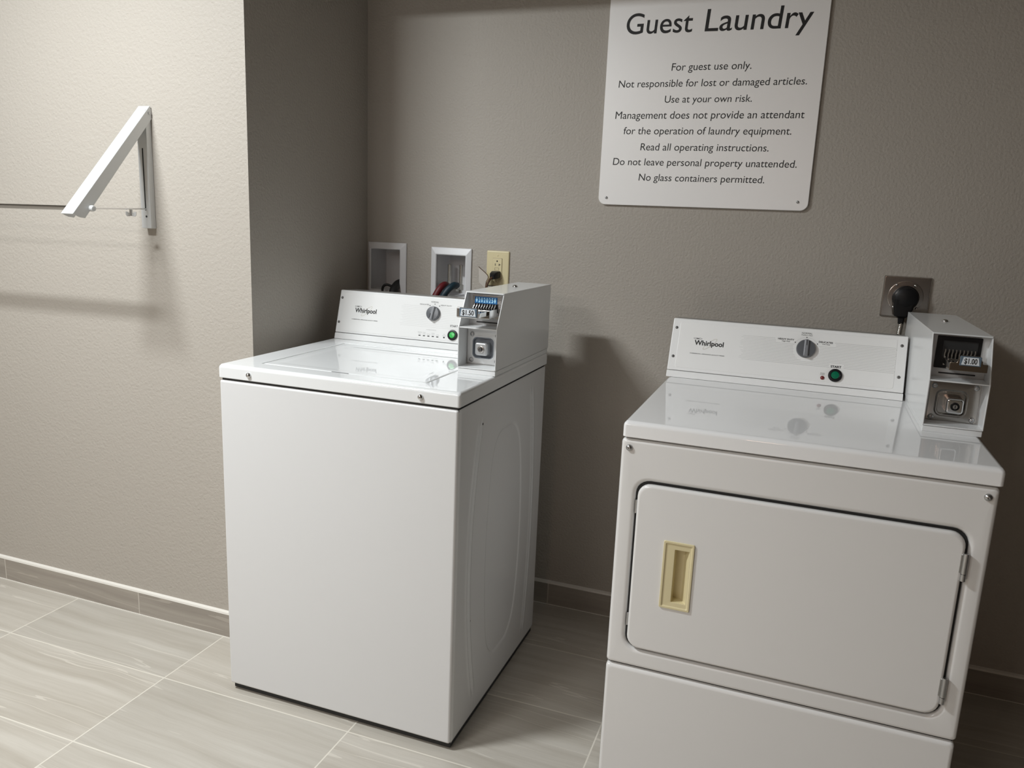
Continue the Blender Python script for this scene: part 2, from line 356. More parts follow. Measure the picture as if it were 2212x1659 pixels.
# ------------------------------------------------------------------ coin meter (a part of each machine)
def coin_meter(parent, ox, oy, oz, w, d, h, knee, price, steel_plate):
    Mx = Matrix.Translation((ox, oy, oz)); t = 0.0028; sl = 0.046
    Z0 = 0.014
    prof = [(0, Z0), (0, knee), (sl, h), (d, h), (d, Z0)]
    mb = MB(Mx)
    mb.prism(prof, 0, t, 'x', 0.0008, 1); mb.prism(prof, w-t, w, 'x', 0.0008, 1)            # side sheets
    mb.prism([(sl-0.004, h-t), (sl-0.0005, h), (d, h), (d, h-t)], t*0.5, w-t*0.5, 'x', 0.0006, 1)   # top sheet
    mb.box(t, w-t, 0.0, d, Z0, Z0+t)                                             # floor sheet
    mb.box(t, w-t, d-t, d, Z0, h-t)                                              # back sheet
    mb.box(t, w-t, 0.001, 0.06, knee-t*0.6, knee+t*0.4, 0.0005, 1)                # shelf between the compartments
    mb.box(0.001, w-0.001, 0.0015, d-0.002, 0.0, Z0-0.0012, 0.001, 1)              # mounting base
    mb.box(t, w-t, 0.057, 0.060, Z0, knee, 0)                                    # recessed panel, lower
    mb.box(t, w-t, 0.0665, 0.070, knee, h-t, 0)                                    # recessed panel, upper
    root = mb.build('coin_meter', M_meter, parent, 30)
    # top screw
    screw(root, (ox+w*0.52, oy+d*0.60, oz+h), (0, 0, 1), 0.0075, 0.006, M_chrome, 'top_screw')
    di = 0.0095 if steel_plate else 0.0
    Mi = Mx @ Matrix.Translation((di, 0, 0))
    # lower compartment
    if steel_plate: px0, px1, pz0, pz1 = 0.0035, 0.1035, 0.018, 0.106
    else: px0, px1, pz0, pz1 = 0.0060, w-0.0060, 0.020, knee-0.006
    cx, cz = (0.0490, 0.0590) if steel_plate else (0.0515, 0.0630)
    mb = MB(Mi)
    fr = lambda g, r=0.011: rrect(cx-0.0285-g, cx+0.0285+g, cz-0.0265-g, cz+0.0265+g, r+g)
    outer = lambda g: rrect(px0+g, px1-g, pz0+g, pz1-g, 0.003)
    mb.loft([atY(outer(0), 0.0568), atY(outer(0), 0.0525), atY(outer(0.0006), 0.052), atY(fr(0.0045), 0.052), atY(fr(0.0015), 0.0480), atY(fr(-0.0005), 0.0480), atY(fr(-0.003), 0.0553)], True, True)
    mb.build('lock_plate', M_plate if steel_plate else M_meter, root, 40)
    if not steel_plate:
        mb = MB(Mi); mb.loft([atY(fr(0.0035), 0.0515), atY(fr(0.0010), 0.0470), atY(fr(-0.001), 0.0470), atY(fr(-0.0032), 0.0543)], False, True)
        mb.build('lock_recess', mat('lock_frame_grey', (0.20, 0.22, 0.25), 0.35), root, 40)
    kx, kz = (0.0535, 0.0570) if steel_plate else (0.0535, 0.0625)
    mb = MB(Mi); bx = lambda g, r=0.006: rrect(kx-0.0172+g, kx+0.0172-g, kz-0.0170+g, kz+0.0170-g, r-0.3*g)
    mb.loft([atY(bx(0), 0.054), atY(bx(0), 0.0315), atY(bx(0.0008), 0.0293), atY(bx(0.0028), 0.0280), atY(bx(0.0040), 0.0278)], True, True)
    mb.build('lock_block', M_chrome if steel_plate else M_lock, root, 40)
    mb = MB(Mi); c = (kx, 0.0278, kz)
    mb.lathe([(0.0092, 0), (0.0092, 0.0018), (0.0075, 0.0022), (0.0072, 0.001), (0.001, 0.001)], c, (0, -1, 0), 24)
    mb.build('key_cylinder', M_black if steel_plate else M_steel, root, 40)
    mb = MB(Mi); mb.lathe([(0.0048, 0), (0.0048, 0.0032), (0.001, 0.0032)], (kx, 0.0270, kz), (0, -1, 0), 18)
    mb.build('key_plug', M_steel if steel_plate else M_dark, root, 40)
    MB(Mi).box(kx-0.0009, kx+0.0009, 0.0232, 0.0240, kz-0.0034, kz+0.0034).build('key_slot', M_dark if steel_plate else M_steel, root)
    spots = [(0.0125, 0.0250), (0.0945, 0.0255), (0.0115, 0.0965), (0.0945, 0.0985)] if steel_plate else [(0.0175, 0.0290), (0.0895, 0.0290), (0.0187, 0.0975), (0.0895, 0.0975)]
    for sx, sz in spots:
        screw(root, (ox+di+sx, oy+0.052, oz+sz), (0, -1, 0), 0.0062, 0.0045, M_zinc, 'plate_screw')
    # upper compartment: coin mechanism
    u0, u1 = (0.0045, 0.0935) if steel_plate else (0.0120, 0.0945)
    mb = MB(Mi); mb.box(u0, u1, 0.060, 0.0662, knee+0.020, h-0.008, 0.0015, 2)
    mb.build('coin_plate', M_black if steel_plate else M_steel, root, 30)
    MB(Mi).box(u0+0.012, u1-0.004, 0.0635, 0.0664, knee+0.0075, knee+0.0100, 0).build('panel_slot', M_dark, root)
    bx0, bx1, bz0, zt = 0.0200, 0.0825, 0.1790, 0.1965
    n = 8; st = (bx1-bx0-0.004)/n
    if not steel_plate:
        MB(Mi).box(bx0, bx1, 0.0580, 0.0602, bz0, zt, 0.0006, 1).build('coin_card', M_bluecard, root, label='blue coin card with pale digits')
        fm = frame((0, 0.0579, 0), (1, 0, 0), (0, 0, 1))
        mb = MB(Mi)
        for i in range(n):
            x = bx0+0.002+st*(i+0.5); zc = (bz0+zt)/2+0.0005
            if i in (0, 7): mb.prism([(x-st*0.36, zc), (x-st*0.12, zc+0.0062), (x, zc+0.0074), (x+st*0.12, zc+0.0062), (x+st*0.36, zc), (x+st*0.12, zc-0.0062), (x, zc-0.0074), (x-st*0.12, zc-0.0062)], 0.0575, 0.0579, 'y')
            else: text_mb(mb, '202025'[i-1], x-st*0.34, x+st*0.34, zc-0.0062, 0.0124, bold=0.03, M=fm)
        mb.build('coin_digits', M_bluelight, root)
    mb = MB(Mi); mb.box(bx0-0.003, bx1+0.003, 0.0588, 0.0603, knee+0.036, bz0+(0.020 if steel_plate else 0)); mb.build('coin_slots', M_dark, root)
    mb = MB(Mi); tz = 0.006 if steel_plate else 0.0
    for i in range(n+1):
        x = bx0+0.002+st*i
        mb.loft([[(x+dx-st*0.17, y, z), (x+dx+st*0.17, y, z), (x+dx+st*0.17, y+0.010, z), (x+dx-st*0.17, y+0.010, z)] for dx, y, z in ((0, 0.0520, knee+0.0585+tz), (0, 0.0500, knee+0.0535+tz), (-st*0.22, 0.0470, knee+0.0485+tz), (-st*0.22, 0.0430, knee+0.0420), (-st*0.22, 0.0430, knee+0.030))])
    mb.build('coin_guides', M_chrome if not steel_plate else M_steel, root, 40)
    # the slide: a chrome tray that sticks out with the price on its nose
    yn = -0.066
    sx0, sx1, sz0, sz1 = (0.0150, 0.0853, 0.1515, 0.1735) if steel_plate else (0.0230, 0.0803, 0.1535, 0.1795)
    mb = MB(Mi)
    mb.box(sx0+0.002, sx1-0.001, yn+0.004, 0.062, sz0, sz0+0.0125, 0.0012, 2)
    mb.box(sx0+0.006, sx1+0.004, 0.004, 0.062, sz0-0.008, sz0+0.0145, 0.0015, 2)
    mb.build('coin_slide', M_chrome, root, 40)
    mb = MB(Mi)
    if steel_plate:
        lx0, lx1, lz0, lz1 = 0.0355, 0.0690, 0.1655, 0.1815
        pr = [(sx0, sz0), (sx1, sz0), (sx1, sz1-0.005), (lx1+0.007, sz1-0.005), (lx1+0.001, lz1+0.003), (lx0-0.001, lz1+0.003), (lx0-0.008, sz1-0.005), (sx0, sz1-0.005)]
        mb.prism(pr, yn, yn+0.006, 'y', 0.0008, 1)
    else:
        lx0, lx1, lz0, lz1 = 0.0345, 0.0755, 0.1590, 0.1762
        mb.box(sx0, sx1, yn, yn+0.006, sz0, sz1, 0.003, 3)
    mb.build('slide_nose', M_nose if steel_plate else M_steel, root, 40)
    mb = MB(Mi); mb.box(lx0-0.0030, lx1+0.0030, yn-0.0012, yn+0.001, lz0-0.0022, lz1+0.0020, 0.0007, 1); mb.build('price_frame', M_pricegrey, root)
    ins = 0.003
    mb = MB(Mi); mb.prism([(lx0, lz0), (lx1, lz0), (lx1-ins, lz1), (lx0+ins, lz1)], yn-0.0018, yn-0.001, 'y'); mb.build('price_card', M_pricewhite, root)
    mb = MB(Mi); hh = lz1-lz0
    text_mb(mb, price, lx0+0.0048, lx1-0.0048, lz0+hh*0.17, hh*0.70, bold=0.02, M=frame((0, yn-0.00185, 0), (1, 0, 0), (0, 0, 1)))
    mb.build('price_lettering', M_ink, root)
    return root

# ------------------------------------------------------------------ control console (a part of each machine)
def console(parent, x0, y0, z0, L, up, depth, dryer):
    up = Vector(up); H = up.length; upn = up.normalized()
    F = frame((x0, y0, z0), (1, 0, 0), up); FI = F.to_3x3()
    P = lambda v: (y0+upn.y*v, z0+upn.z*v)
    top = P(H); back = y0+depth
    mb = MB()
    s0 = 0.0205
    mb.prism([P(0.0006), P(s0-0.0008), (back, z0+s0*upn.z), (back, z0+0.0006)], x0, x0+L, 'x', 0.0012, 2)
    mb.prism([P(s0+0.0006), P(H), (top[0]+0.012, top[1]), (P(s0)[0]+0.014, z0+(s0+0.001)*upn.z)], x0, x0+L, 'x', 0.0025, 3)
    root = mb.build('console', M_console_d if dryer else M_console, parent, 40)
    MB().prism([(P(s0)[0]+0.010, z0+s0*upn.z), (top[0]+0.010, top[1]-0.0015), (back, top[1]-0.0035), (back, z0+s0*upn.z)], x0+0.0015, x0+L-0.0015, 'x', 0.0015, 2).build('rear_housing', M_rear, root, label='grey rear housing')
    def on(name, m, fn, **k):
        b = MB(F); fn(b); return b.build(name, m, root, **k)
    # inset fascia with rounded corners
    a0, a1, b0, b1 = (0.0215, L-0.0255, 0.0308, H-0.0095) if dryer else (0.0165, L-0.022, 0.0275, H-0.0075)
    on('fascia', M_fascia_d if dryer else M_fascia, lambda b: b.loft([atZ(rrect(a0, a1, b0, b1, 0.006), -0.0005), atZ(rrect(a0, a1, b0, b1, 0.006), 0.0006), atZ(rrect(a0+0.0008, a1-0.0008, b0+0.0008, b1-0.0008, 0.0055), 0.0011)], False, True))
    Zf = 0.0011
    FF = F @ Matrix.Translation((0, 0, Zf))
    def ink(name, m, fn):
        b = MB(FF); fn(b); return b.build(name, m, root)
    # screws at both ends
    sc = [(0.0117, 0.1475), (0.0125, 0.0620), (L-0.0135, 0.1490), (L-0.0145, 0.0632)] if dryer else [(0.0092, 0.1341), (0.0088, 0.0551), (L-0.012, 0.1341), (L-0.012, 0.0551)]
    for u, v in sc:
        screw(root, F @ Vector((u, v, 0)), FI @ Vector((0, 0, 1)), 0.0042, 0.002, M_screwdark, 'console_screw')
    # geometry of the printed panel
    if dryer: K = dict(W0=0.0675, W1=0.1492, Wb=0.1009, Wc=0.0140, kn=(0.3675, 0.1172), kr=0.0252, sw=(0.1115, 0.1058), cr=(0.0755, 0.1195), li=(0.0584, 0.1548, 0.0742), bt=(0.4487, 0.0508), br=0.0178)
    else: K = dict(W0=0.0625, W1=0.1405, Wb=0.0905, Wc=0.0142, kn=(0.3388, 0.1072), kr=0.0222, sw=(0.1050, 0.0960), cr=(0.0725, 0.1095), li=(0.0545, 0.1482, 0.0668), bt=(0.4120, 0.0460), br=0.0160)
    ink('brand_logo', M_ink, lambda b: text_mb(b, 'Whirlpool', K['W0'], K['W1'], K['Wb'], K['Wc'], bold=0.028, thick=0.0003))
    def ell(b, c, ra, rb, ang, t, z, n=40, a0=0, a1=360):
        ca, sa = math.cos(R(ang)), math.sin(R(ang)); A = []; B = []
        for i in range(n+1):
            th = R(a0+(a1-a0)*i/n)
            for lst, k in ((A, 1), (B, -1)):
                x, y = (ra+k*t/2)*math.cos(th), (rb+k*t/2)*math.sin(th)
                lst.append((c[0]+x*ca-y*sa, c[1]+x*sa+y*ca, z))
        b.loft([A, B], False, False, False)
    ink('logo_swoosh', M_gold, lambda b: ell(b, K['sw'], 0.0235, 0.0058, 42, 0.0007, 0.0002))
    def crown(b):
        c = K['cr']
        ell(b, (c[0]-0.005, c[1]), 0.0065, 0.0017, -2, 0.0007, 0.0003, 20, 60, 300)
        ell(b, (c[0]+0.006, c[1]), 0.0065, 0.0017, -2, 0.0007, 0.0003, 20, -120, 120)
        ell(b, c, 0.0030, 0.0014, 0, 0.0008, 0.0003, 16)
        b.box(c[0]-0.0035, c[0]+0.0045, c[1]-0.0004, c[1]+0.0004, 0.0001, 0.0003)
    ink('logo_mark', M_ink, crown)
    ink('series_lettering', M_ink, lambda b: text_mb(b, 'COMMERCIAL APPLIANCE QUALITY SERIES', K['li'][0], K['li'][1], K['li'][2], 0.0021, bold=0.03))
    kx, kv = K['kn']
    # printed stripes
    def stripes(b):
        if dryer:
            lo, hi, n, xa, xb = 0.0722, 0.1405, 17, 0.192, L-0.0275
            for i in range(n):
                v = lo+(hi-lo)*i/(n-1); x = xa+random.uniform(0, 0.012)
                while x < xb:
                    fade = (x-xa)/0.07
                    if not ((x-kx)**2+(v-kv)**2 < 0.0345**2 or (v > 0.129 and 0.285 < x < 0.44) or (v < 0.082 and 0.43 < x < 0.467)):
                        hw = 0.00042 if fade > 1 else 0.0002+0.00022*fade
                        b.box(x, x+0.0031, v-hw, v+hw, 0, 0.0001)
                    x += 0.0036
        else:
            lo, hi, n, xa, xb = 0.0645, 0.1275, 13, 0.224, L-0.024
            for i in range(n):
                v = lo+(hi-lo)*i/(n-1); x0_ = xa+random.uniform(0, 0.02)
                dv = abs(v-kv); hs = math.sqrt(max(0, 0.028**2-dv*dv))
                for s0_, s1_ in ([(x0_, kx-hs), (kx+hs, xb)] if hs > 0 else [(x0_, xb)]):
                    b.box(s0_, s1_, v-0.0004, v+0.0004, 0, 0.0001)
    ink('stripe_pattern', M_midink if dryer else M_paleink, stripes)
    # selector knob
    kr = K['kr']
    def kn(b):
        b.lathe([(kr*1.0, 0), (kr*1.0, 0.004), (kr*0.97, 0.009), (kr*0.90, 0.0115), (kr*0.4, 0.0125), (0.0005, 0.0125)], (kx, kv, 0.001), (0, 0, 1), 36)
    on('knob', M_knob, kn)
    tilt = 0.0 if dryer else 8
    KM = F @ Matrix.Translation((kx, kv, 0)) @ Matrix.Rotation(R(-tilt), 4, 'Z')
    b = MB(KM); b.box(-kr*0.22, kr*0.26, -kr*0.93, kr*0.93, 0.010, 0.019, 0.003, 3); b.build('knob_grip', M_knob_l, root)
    b = MB(KM)
    if dryer: b.box(0.0006, 0.0022, kr*0.25, kr*0.88, 0.0186, 0.0193)
    else: b.box(-0.0035, -0.0010, -kr*0.75, -kr*0.1, 0.0186, 0.0193)
    b.build('knob_mark', M_ink, root)
    # dial lettering and marks, each word a part
    if dryer:
        words = [('NORMAL', 0.3530, 0.3802, 0.1590, 0.0047, 0.03), ('Medium Heat', 0.3525, 0.3812, 0.1545, 0.0031, 0.01), ('HEAVY DUTY', 0.2925, 0.3352, 0.1378, 0.0046, 0.03), ('High Heat', 0.3035, 0.3250, 0.1327, 0.0031, 0.01),
                 ('DELICATES', 0.3985, 0.4345, 0.1380, 0.0046, 0.03), ('Low Heat', 0.4085, 0.4278, 0.1330, 0.0031, 0.01), ('START', 0.4352, 0.4620, 0.0722, 0.0060, 0.035), ('PUSH', 0.4118, 0.4222, 0.0525, 0.0023, 0), ('START', 0.4110, 0.4230, 0.0487, 0.0023, 0)]
        dots = [(0.3670, 0.1498), (0.3384, 0.1335), (0.3957, 0.1338)]
        ink('dial_arc', M_greyink, lambda b: ell(b, (kx, kv), 0.0325, 0.0325, 0, 0.0003, 0.0002, 40, 20, 160))
    else:
        words = [('NORMAL', 0.3254, 0.3513, 0.1413, 0.0040, 0.01), ('DELICATES', 0.2881, 0.3190, 0.1318, 0.0038, 0), ('HEAVY DUTY', 0.3590, 0.3959, 0.1330, 0.0038, 0), ('START', 0.3994, 0.4250, 0.0715, 0.0056, 0.02)]
        dots = [(0.3389, 0.1371), (0.3225, 0.1315), (0.3552, 0.1318)]
        for i in range(5): ink('status_light', M_ink, lambda b: b.box(0.2976+0.01515*i, 0.3046+0.01515*i, 0.0349, 0.0377, 0, 0.0003))
        ink('lid_light', M_ink, lambda b: b.cyl((0.3841, 0.0366, 0), (0.3841, 0.0366, 0.0006), 0.0025, n=14))
    for q, a, c_, v, cap, bd in words: ink('dial_lettering', M_ink, lambda b: text_mb(b, q, a, c_, v, cap, bold=bd))
    for u, v in dots: ink('dial_dot', M_ink, lambda b: b.cyl((u, v, 0), (u, v, 0.0003), 0.0015, n=12))
    if not dryer:
        def small(b):
            text_mb(b, 'CYCLE STATUS', 0.3216, 0.3547, 0.0545, 0.0029)
            for i, s in enumerate((('SENSING', 'FILL'), ('WASH', 'SOAK'), (None, 'RINSE'), ('FINAL', 'SPIN'), (None, 'DONE'))):
                for k, q in enumerate(s):
                    if q: hw = 0.0011*len(q); text_mb(b, q, 0.3011+0.01515*i-hw, 0.3011+0.01515*i+hw, 0.0452-0.0042*k, 0.0022)
            text_mb(b, 'LID', 0.3815, 0.3867, 0.0450, 0.0022); text_mb(b, 'LOCKED', 0.3775, 0.3907, 0.0408, 0.0022)
        ink('status_lettering', M_greyink, small)
    # start button
    bx, bv = K['bt']; br = K['br']
    on('button_bezel', M_black, lambda b: b.lathe([(br, 0), (br, 0.004), (br*0.93, 0.0062), (br*0.70, 0.0068), (br*0.62, 0.0060), (br*0.60, 0.003), (0.0005, 0.003)], (bx, bv, 0.0008), (0, 0, 1), 32))
    on('start_button', M_green if dryer else M_greenlit, lambda b: b.lathe([(br*0.585, 0.001), (br*0.585, 0.0062), (br*0.50, 0.0076), (0.0005, 0.0083)], (bx, bv, 0.0008), (0, 0, 1), 28), label='green start button')
    if dryer:
        on('indicator_light', M_red, lambda b: b.lathe([(0.0052, 0), (0.0052, 0.002), (0.0036, 0.0036), (0.0004, 0.0042)], (0.4173, 0.0410, 0.0008), (0, 0, 1), 20), label='small red indicator light')
    return root

# ------------------------------------------------------------------ washing machine
def washer():
    t = empty('washing_machine', 'white top-loading coin washing machine beside the alcove corner, priced $1.50', 'washing machine', (0.0702, -0.8689, 0))
    W, D, HB, HG, HT = 0.686, 0.665, 0.02, 0.9028, 0.9421
    mb = MB(); mb.box(0, W-0.003, 0, D, HB, HG-0.0028, 0.007, 3)
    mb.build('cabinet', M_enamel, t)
    mb = MB(); mb.box(0.006, W-0.006, 0.006, D-0.006, HG-0.012, HG+0.003); mb.build('seam_shade', M_dark, t)  # black strip stands in for the shade inside the lid seam
    # right side sheet, stamped with a barrel-shaped panel and two ribs
    b = bmesh.new(); ny, nz = 190, 230; y0, y1, z0, z1 = 0.0065, D-0.0065, HB+0.0005, HG-0.0032
    def sm(e0, e1, x):
        k = max(0, min(1, (x-e0)/(e1-e0))); return k*k*(3-2*k)
    def disp(y, z):
        q = (z-0.450)/0.31; d = 0.0
        zc = 0.455; top = 0.755; bot = 0.155
        hwL = 0.122*(1-0.28*q*q); hwR = 0.130*(1-0.30*q*q)
        aa = (0.335-hwL)-y; bb = y-(0.335+hwR); cc = (z-top)*0.75+1.6*max(0, abs(y-0.335)-0.03)**2*4-0.012; dd = (bot-z)*0.75+1.6*max(0, abs(y-0.335)-0.03)**2*4-0.012
        kk = 0.010; mx = max(aa, bb, cc, dd); e = mx+kk*math.log(sum(math.exp((q_-mx)/kk) for q_ in (aa, bb, cc, dd)))-0.004
        d -= 0.0065*sm(0.010, -0.006, e)
        for f, za, zb in ((lambda z: 0.081+0.052*((z-0.46)/0.37)**2, 0.10, 0.83), (lambda z: 0.570-0.028*((z-0.44)/0.35)**2, 0.08, 0.84)):
            r = y-f(z); end = sm(za-0.03, za+0.02, z)*sm(zb+0.03, zb-0.02, z)
            d += end*(0.0024*math.exp(-((r+0.008)/0.005)**2)-0.0026*math.exp(-((r-0.002)/0.0055)**2)+0.002*math.exp(-((r-0.012)/0.0045)**2))
        edge = min(y-y0, y1-y, z-z0, z1-z)
        return W-0.0006+d*sm(0, 0.02, edge)-0.0024*(1-sm(0, 0.006, edge))
    rows = []
    for j in range(nz+1):
        z = z0+(z1-z0)*j/nz
        rows.append([b.verts.new((disp(y0+(y1-y0)*i/ny, z), y0+(y1-y0)*i/ny, z)) for i in range(ny+1)])
    for j in range(nz):
        for i in range(ny): b.faces.new((rows[j][i], rows[j][i+1], rows[j+1][i+1], rows[j+1][i]))
    mb = MB(); mb._merge(b); mb.build('side_panel', M_enamel, t, 60)
    for y, z in ((0.148, 0.8334), (0.104, 0.3141)):
        MB().cyl((W-0.004, y, z), (W+0.0004, y, z), 0.0035, n=14).build('panel_hole', M_dark, t)
    # top panel with a pocket for the lid
    lx0, lx1, ly0, ly1 = 0.088, 0.568, 0.0625, 0.470
    o = lambda g, r: rrect(-0.0015+g, W+0.0015-g, -0.0015+g, D-g, r)
    p = lambda g, r: rrect(lx0-g, lx1+g, ly0-g, ly1+g, r)
    mb = MB(); mb.loft([atZ(o(0.003, 0.006), HG+0.0022), atZ(o(0, 0.008), HG+0.0045), atZ(o(0, 0.008), HT-0.010), atZ(o(0.0012, 0.008), HT-0.0055), atZ(o(0.0045, 0.008), HT-0.0015), atZ(o(0.010, 0.008), HT),
                        atZ(p(0.005, 0.010), HT), atZ(p(0.0028, 0.009), HT-0.0015), atZ(p(0.002, 0.008), HT-0.009)], True, True)
    mb.build('top_panel', M_top, t, 50)
    mb = MB(); mb.loft([atZ(p(-0.0005, 0.008), HT-0.0085), atZ(p(-0.0005, 0.008), HT-0.0035), atZ(p(-0.0022, 0.008), HT-0.0012), atZ(p(-0.006, 0.008), HT-0.0004), atZ(p(-0.030, 0.02), HT-0.0006), atZ(p(-0.045, 0.02), HT-0.002)], True, True)
    lid = mb.build('lid', M_top, t, 50)
    MB().loft([atZ(rrect(0.302, 0.352, 0.0575, 0.0622, 0.0023), HT-0.006), atZ(rrect(0.302, 0.352, 0.0575, 0.0622, 0.0023), HT+0.0003)], True, True).build('finger_slot', mat('slot_shadow_grey', (0.12, 0.12, 0.12), 0.6), lid)
    for x in (0.0956, 0.5852):
        screw(t, (x, -0.0015, 0.9212), (0, -1, 0), 0.0072, 0.0065, M_chrome, 'front_screw')
    for x, y in ((0.07, 0.08), (W-0.07, 0.08), (0.07, D-0.08), (W-0.07, D-0.08)):
        MB().lathe([(0.026, 0), (0.026, 0.008), (0.012, 0.010), (0.012, 0.024)], (x, y, 0), (0, 0, 1), 20).build('foot', M_rubber, t)
    MB().box(0.006, W-0.006, 0.012, D-0.012, 0.004, HB+0.001).build('underside_shade', M_dark, t)  # black block stands in for the shade beneath the washer
    console(t, 0.0078, 0.530, HT, 0.548, (0, 0.043, 0.153), 0.130, False)
    coin_meter(t, 0.5798, 0.219, HT, 0.1075, 0.445, 0.2095, 0.1205, '$1.50', False)
    return t
washer()

# ------------------------------------------------------------------ clothes dryer
def dryer():
    t = empty('clothes_dryer', 'white front-loading coin dryer with ivory door handle, priced $1.00', 'clothes dryer', (1.1306, -0.8256, 0), R(-0.4698))
    W, D, HG, HT = 0.7372, 0.70, 0.8766, 0.9157
    # upper body, its front pressed around a door opening
    Z0, Z1 = 0.3285, 0.8745
    f = lambda g, r: rrect(g, W-0.002-g, Z0+g, Z1-g, r)
    q = lambda g, r: rrect(0.0395+g, 0.6985-g, 0.3735+g, 0.7830-g, r)
    mb = MB(); mb.loft([atY(f(0.002, 0.006), D), atY(f(0, 0.008), 0.012), atY(f(0.0006, 0.008), 0.006), atY(f(0.0035, 0.008), 0.0015), atY(f(0.009, 0.009), 0.0),
                        atY(q(-0.010, 0.040), 0.0), atY(q(-0.004, 0.036), 0.0015), atY(q(0, 0.032), 0.006), atY(q(0.001, 0.032), 0.034)], True, True)
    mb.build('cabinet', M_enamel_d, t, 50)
    mb = MB(); mb.loft([atY(rrect(0.0400, 0.6980, 0.3740, 0.7825, 0.0315), 0.0338), atY(rrect(0.0400, 0.6980, 0.3740, 0.7825, 0.0315), 0.0085), atY(rrect(0.0448, 0.6932, 0.3788, 0.7767, 0.0283), 0.0085), atY(rrect(0.0448, 0.6932, 0.3788, 0.7767, 0.0283), 0.0290)], True, True)
    mb.build('door_gasket', M_dark, t)
    mb = MB(); mb.box(0.004, W-0.006, 0.036, D-0.004, 0.02, HG+0.003); mb.box(0.004, W-0.006, 0.012, 0.037, 0.8745, HG+0.003); mb.box(0.004, W-0.007, 0.012, 0.037, 0.318, 0.334); mb.build('inner_frame', M_dark, t)  # core coloured black to give the seams their shade
    # door, open for the moulded handle
    d = lambda g, r: rrect(0.0450+g, 0.6930-g, 0.3790+g, 0.7765-g, r)
    h = lambda g, r=0.002: rrect(0.1165-g, 0.1775+g, 0.4995-g, 0.6530+g, r)
    mb = MB(); mb.loft([atY(d(0.002, 0.026), 0.026), atY(d(0, 0.028), 0.004), atY(d(0.0006, 0.028), -0.001), atY(d(0.0025, 0.028), -0.0042), atY(d(0.007, 0.026), -0.0056),
                        atY(h(0.003), -0.0056), atY(h(0.002), -0.0052), atY(h(0.002), 0.026)], False, False)
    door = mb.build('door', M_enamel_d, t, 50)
    rim = lambda g: rrect(0.1130+g, 0.1808-g, 0.4960+g, 0.6568-g, 0.003)
    pk = lambda g, s=0.0: rrect(0.1385+g, 0.1705-g-s, 0.5125+g, 0.6380-g, 0.0018)
    mb = MB(); mb.loft([atY(rim(0.001), -0.0052), atY(rim(0), -0.0075), atY(rim(0.001), -0.0092), atY(rim(0.0045), -0.0092), atY(rim(0.006), -0.0072), atY(rim(0.0075), -0.0068),
                        atY(pk(-0.001), -0.0068), atY(pk(0), -0.006), atY(pk(0.0008, 0.012), 0.019)], False, True)
    mb.build('door_handle', M_ivory, door, 40, label='ivory recessed door handle')
    for za, zb in ((0.6805, 0.7375), (0.4110, 0.4680)):
        mb = MB(); x, y = 0.6955, -0.0055
        mb.cyl((x, y, za), (x, y, za+0.014), 0.0052, n=16, bev=0.001); mb.cyl((x, y, za+0.0148), (x, y, zb), 0.0052, n=16, bev=0.0015)
        mb.box(x-0.009, x-0.001, y-0.001, y+0.012, za+0.016, zb-0.003, 0.0008, 1); mb.box(x, x+0.004, y, y+0.012, za+0.001, za+0.013, 0.0005, 1)
        mb.build('hinge', M_zinc, door, 40)
    for z in (0.72, 0.445): MB().box(0.0402, 0.0446, 0.002, 0.0088, z-0.016, z+0.016, 0.001, 1).build('door_catch', M_zinc, t)
    # lower panel
    g = lambda k, r: rrect(k, W-0.003-k, 0.028+k, 0.3240-k, r)
    mb = MB(); mb.loft([atY(g(0.002, 0.006), D), atY(g(0, 0.008), 0.012), atY(g(0.0006, 0.008), 0.005), atY(g(0.0035, 0.008), 0.0005), atY(g(0.009, 0.009), -0.001)], True, True)
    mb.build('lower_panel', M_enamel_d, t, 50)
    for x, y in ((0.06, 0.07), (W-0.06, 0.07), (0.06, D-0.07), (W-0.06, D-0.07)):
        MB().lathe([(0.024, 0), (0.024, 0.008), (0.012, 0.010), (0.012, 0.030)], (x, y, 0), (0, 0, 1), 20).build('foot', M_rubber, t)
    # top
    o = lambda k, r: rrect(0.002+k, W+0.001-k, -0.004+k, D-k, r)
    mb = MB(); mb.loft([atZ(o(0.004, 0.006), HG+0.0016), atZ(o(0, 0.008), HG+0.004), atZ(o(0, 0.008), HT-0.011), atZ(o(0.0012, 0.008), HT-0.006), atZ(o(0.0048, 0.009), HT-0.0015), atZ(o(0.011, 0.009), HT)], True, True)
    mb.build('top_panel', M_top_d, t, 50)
    for x in (0.0185, 0.7160):
        screw(t, (x, 0.0, 0.8552), (0, -1, 0), 0.0075, 0.006, M_zinc, 'front_screw')
    console(t, -0.003, 0.569, HT, 0.618, (0, 0.066, 0.162), 0.135, True)
    coin_meter(t, 0.6205, 0.243, HT, 0.1195, 0.525, 0.2165, 0.1160, '$1.00', True)
    return t
dryer()

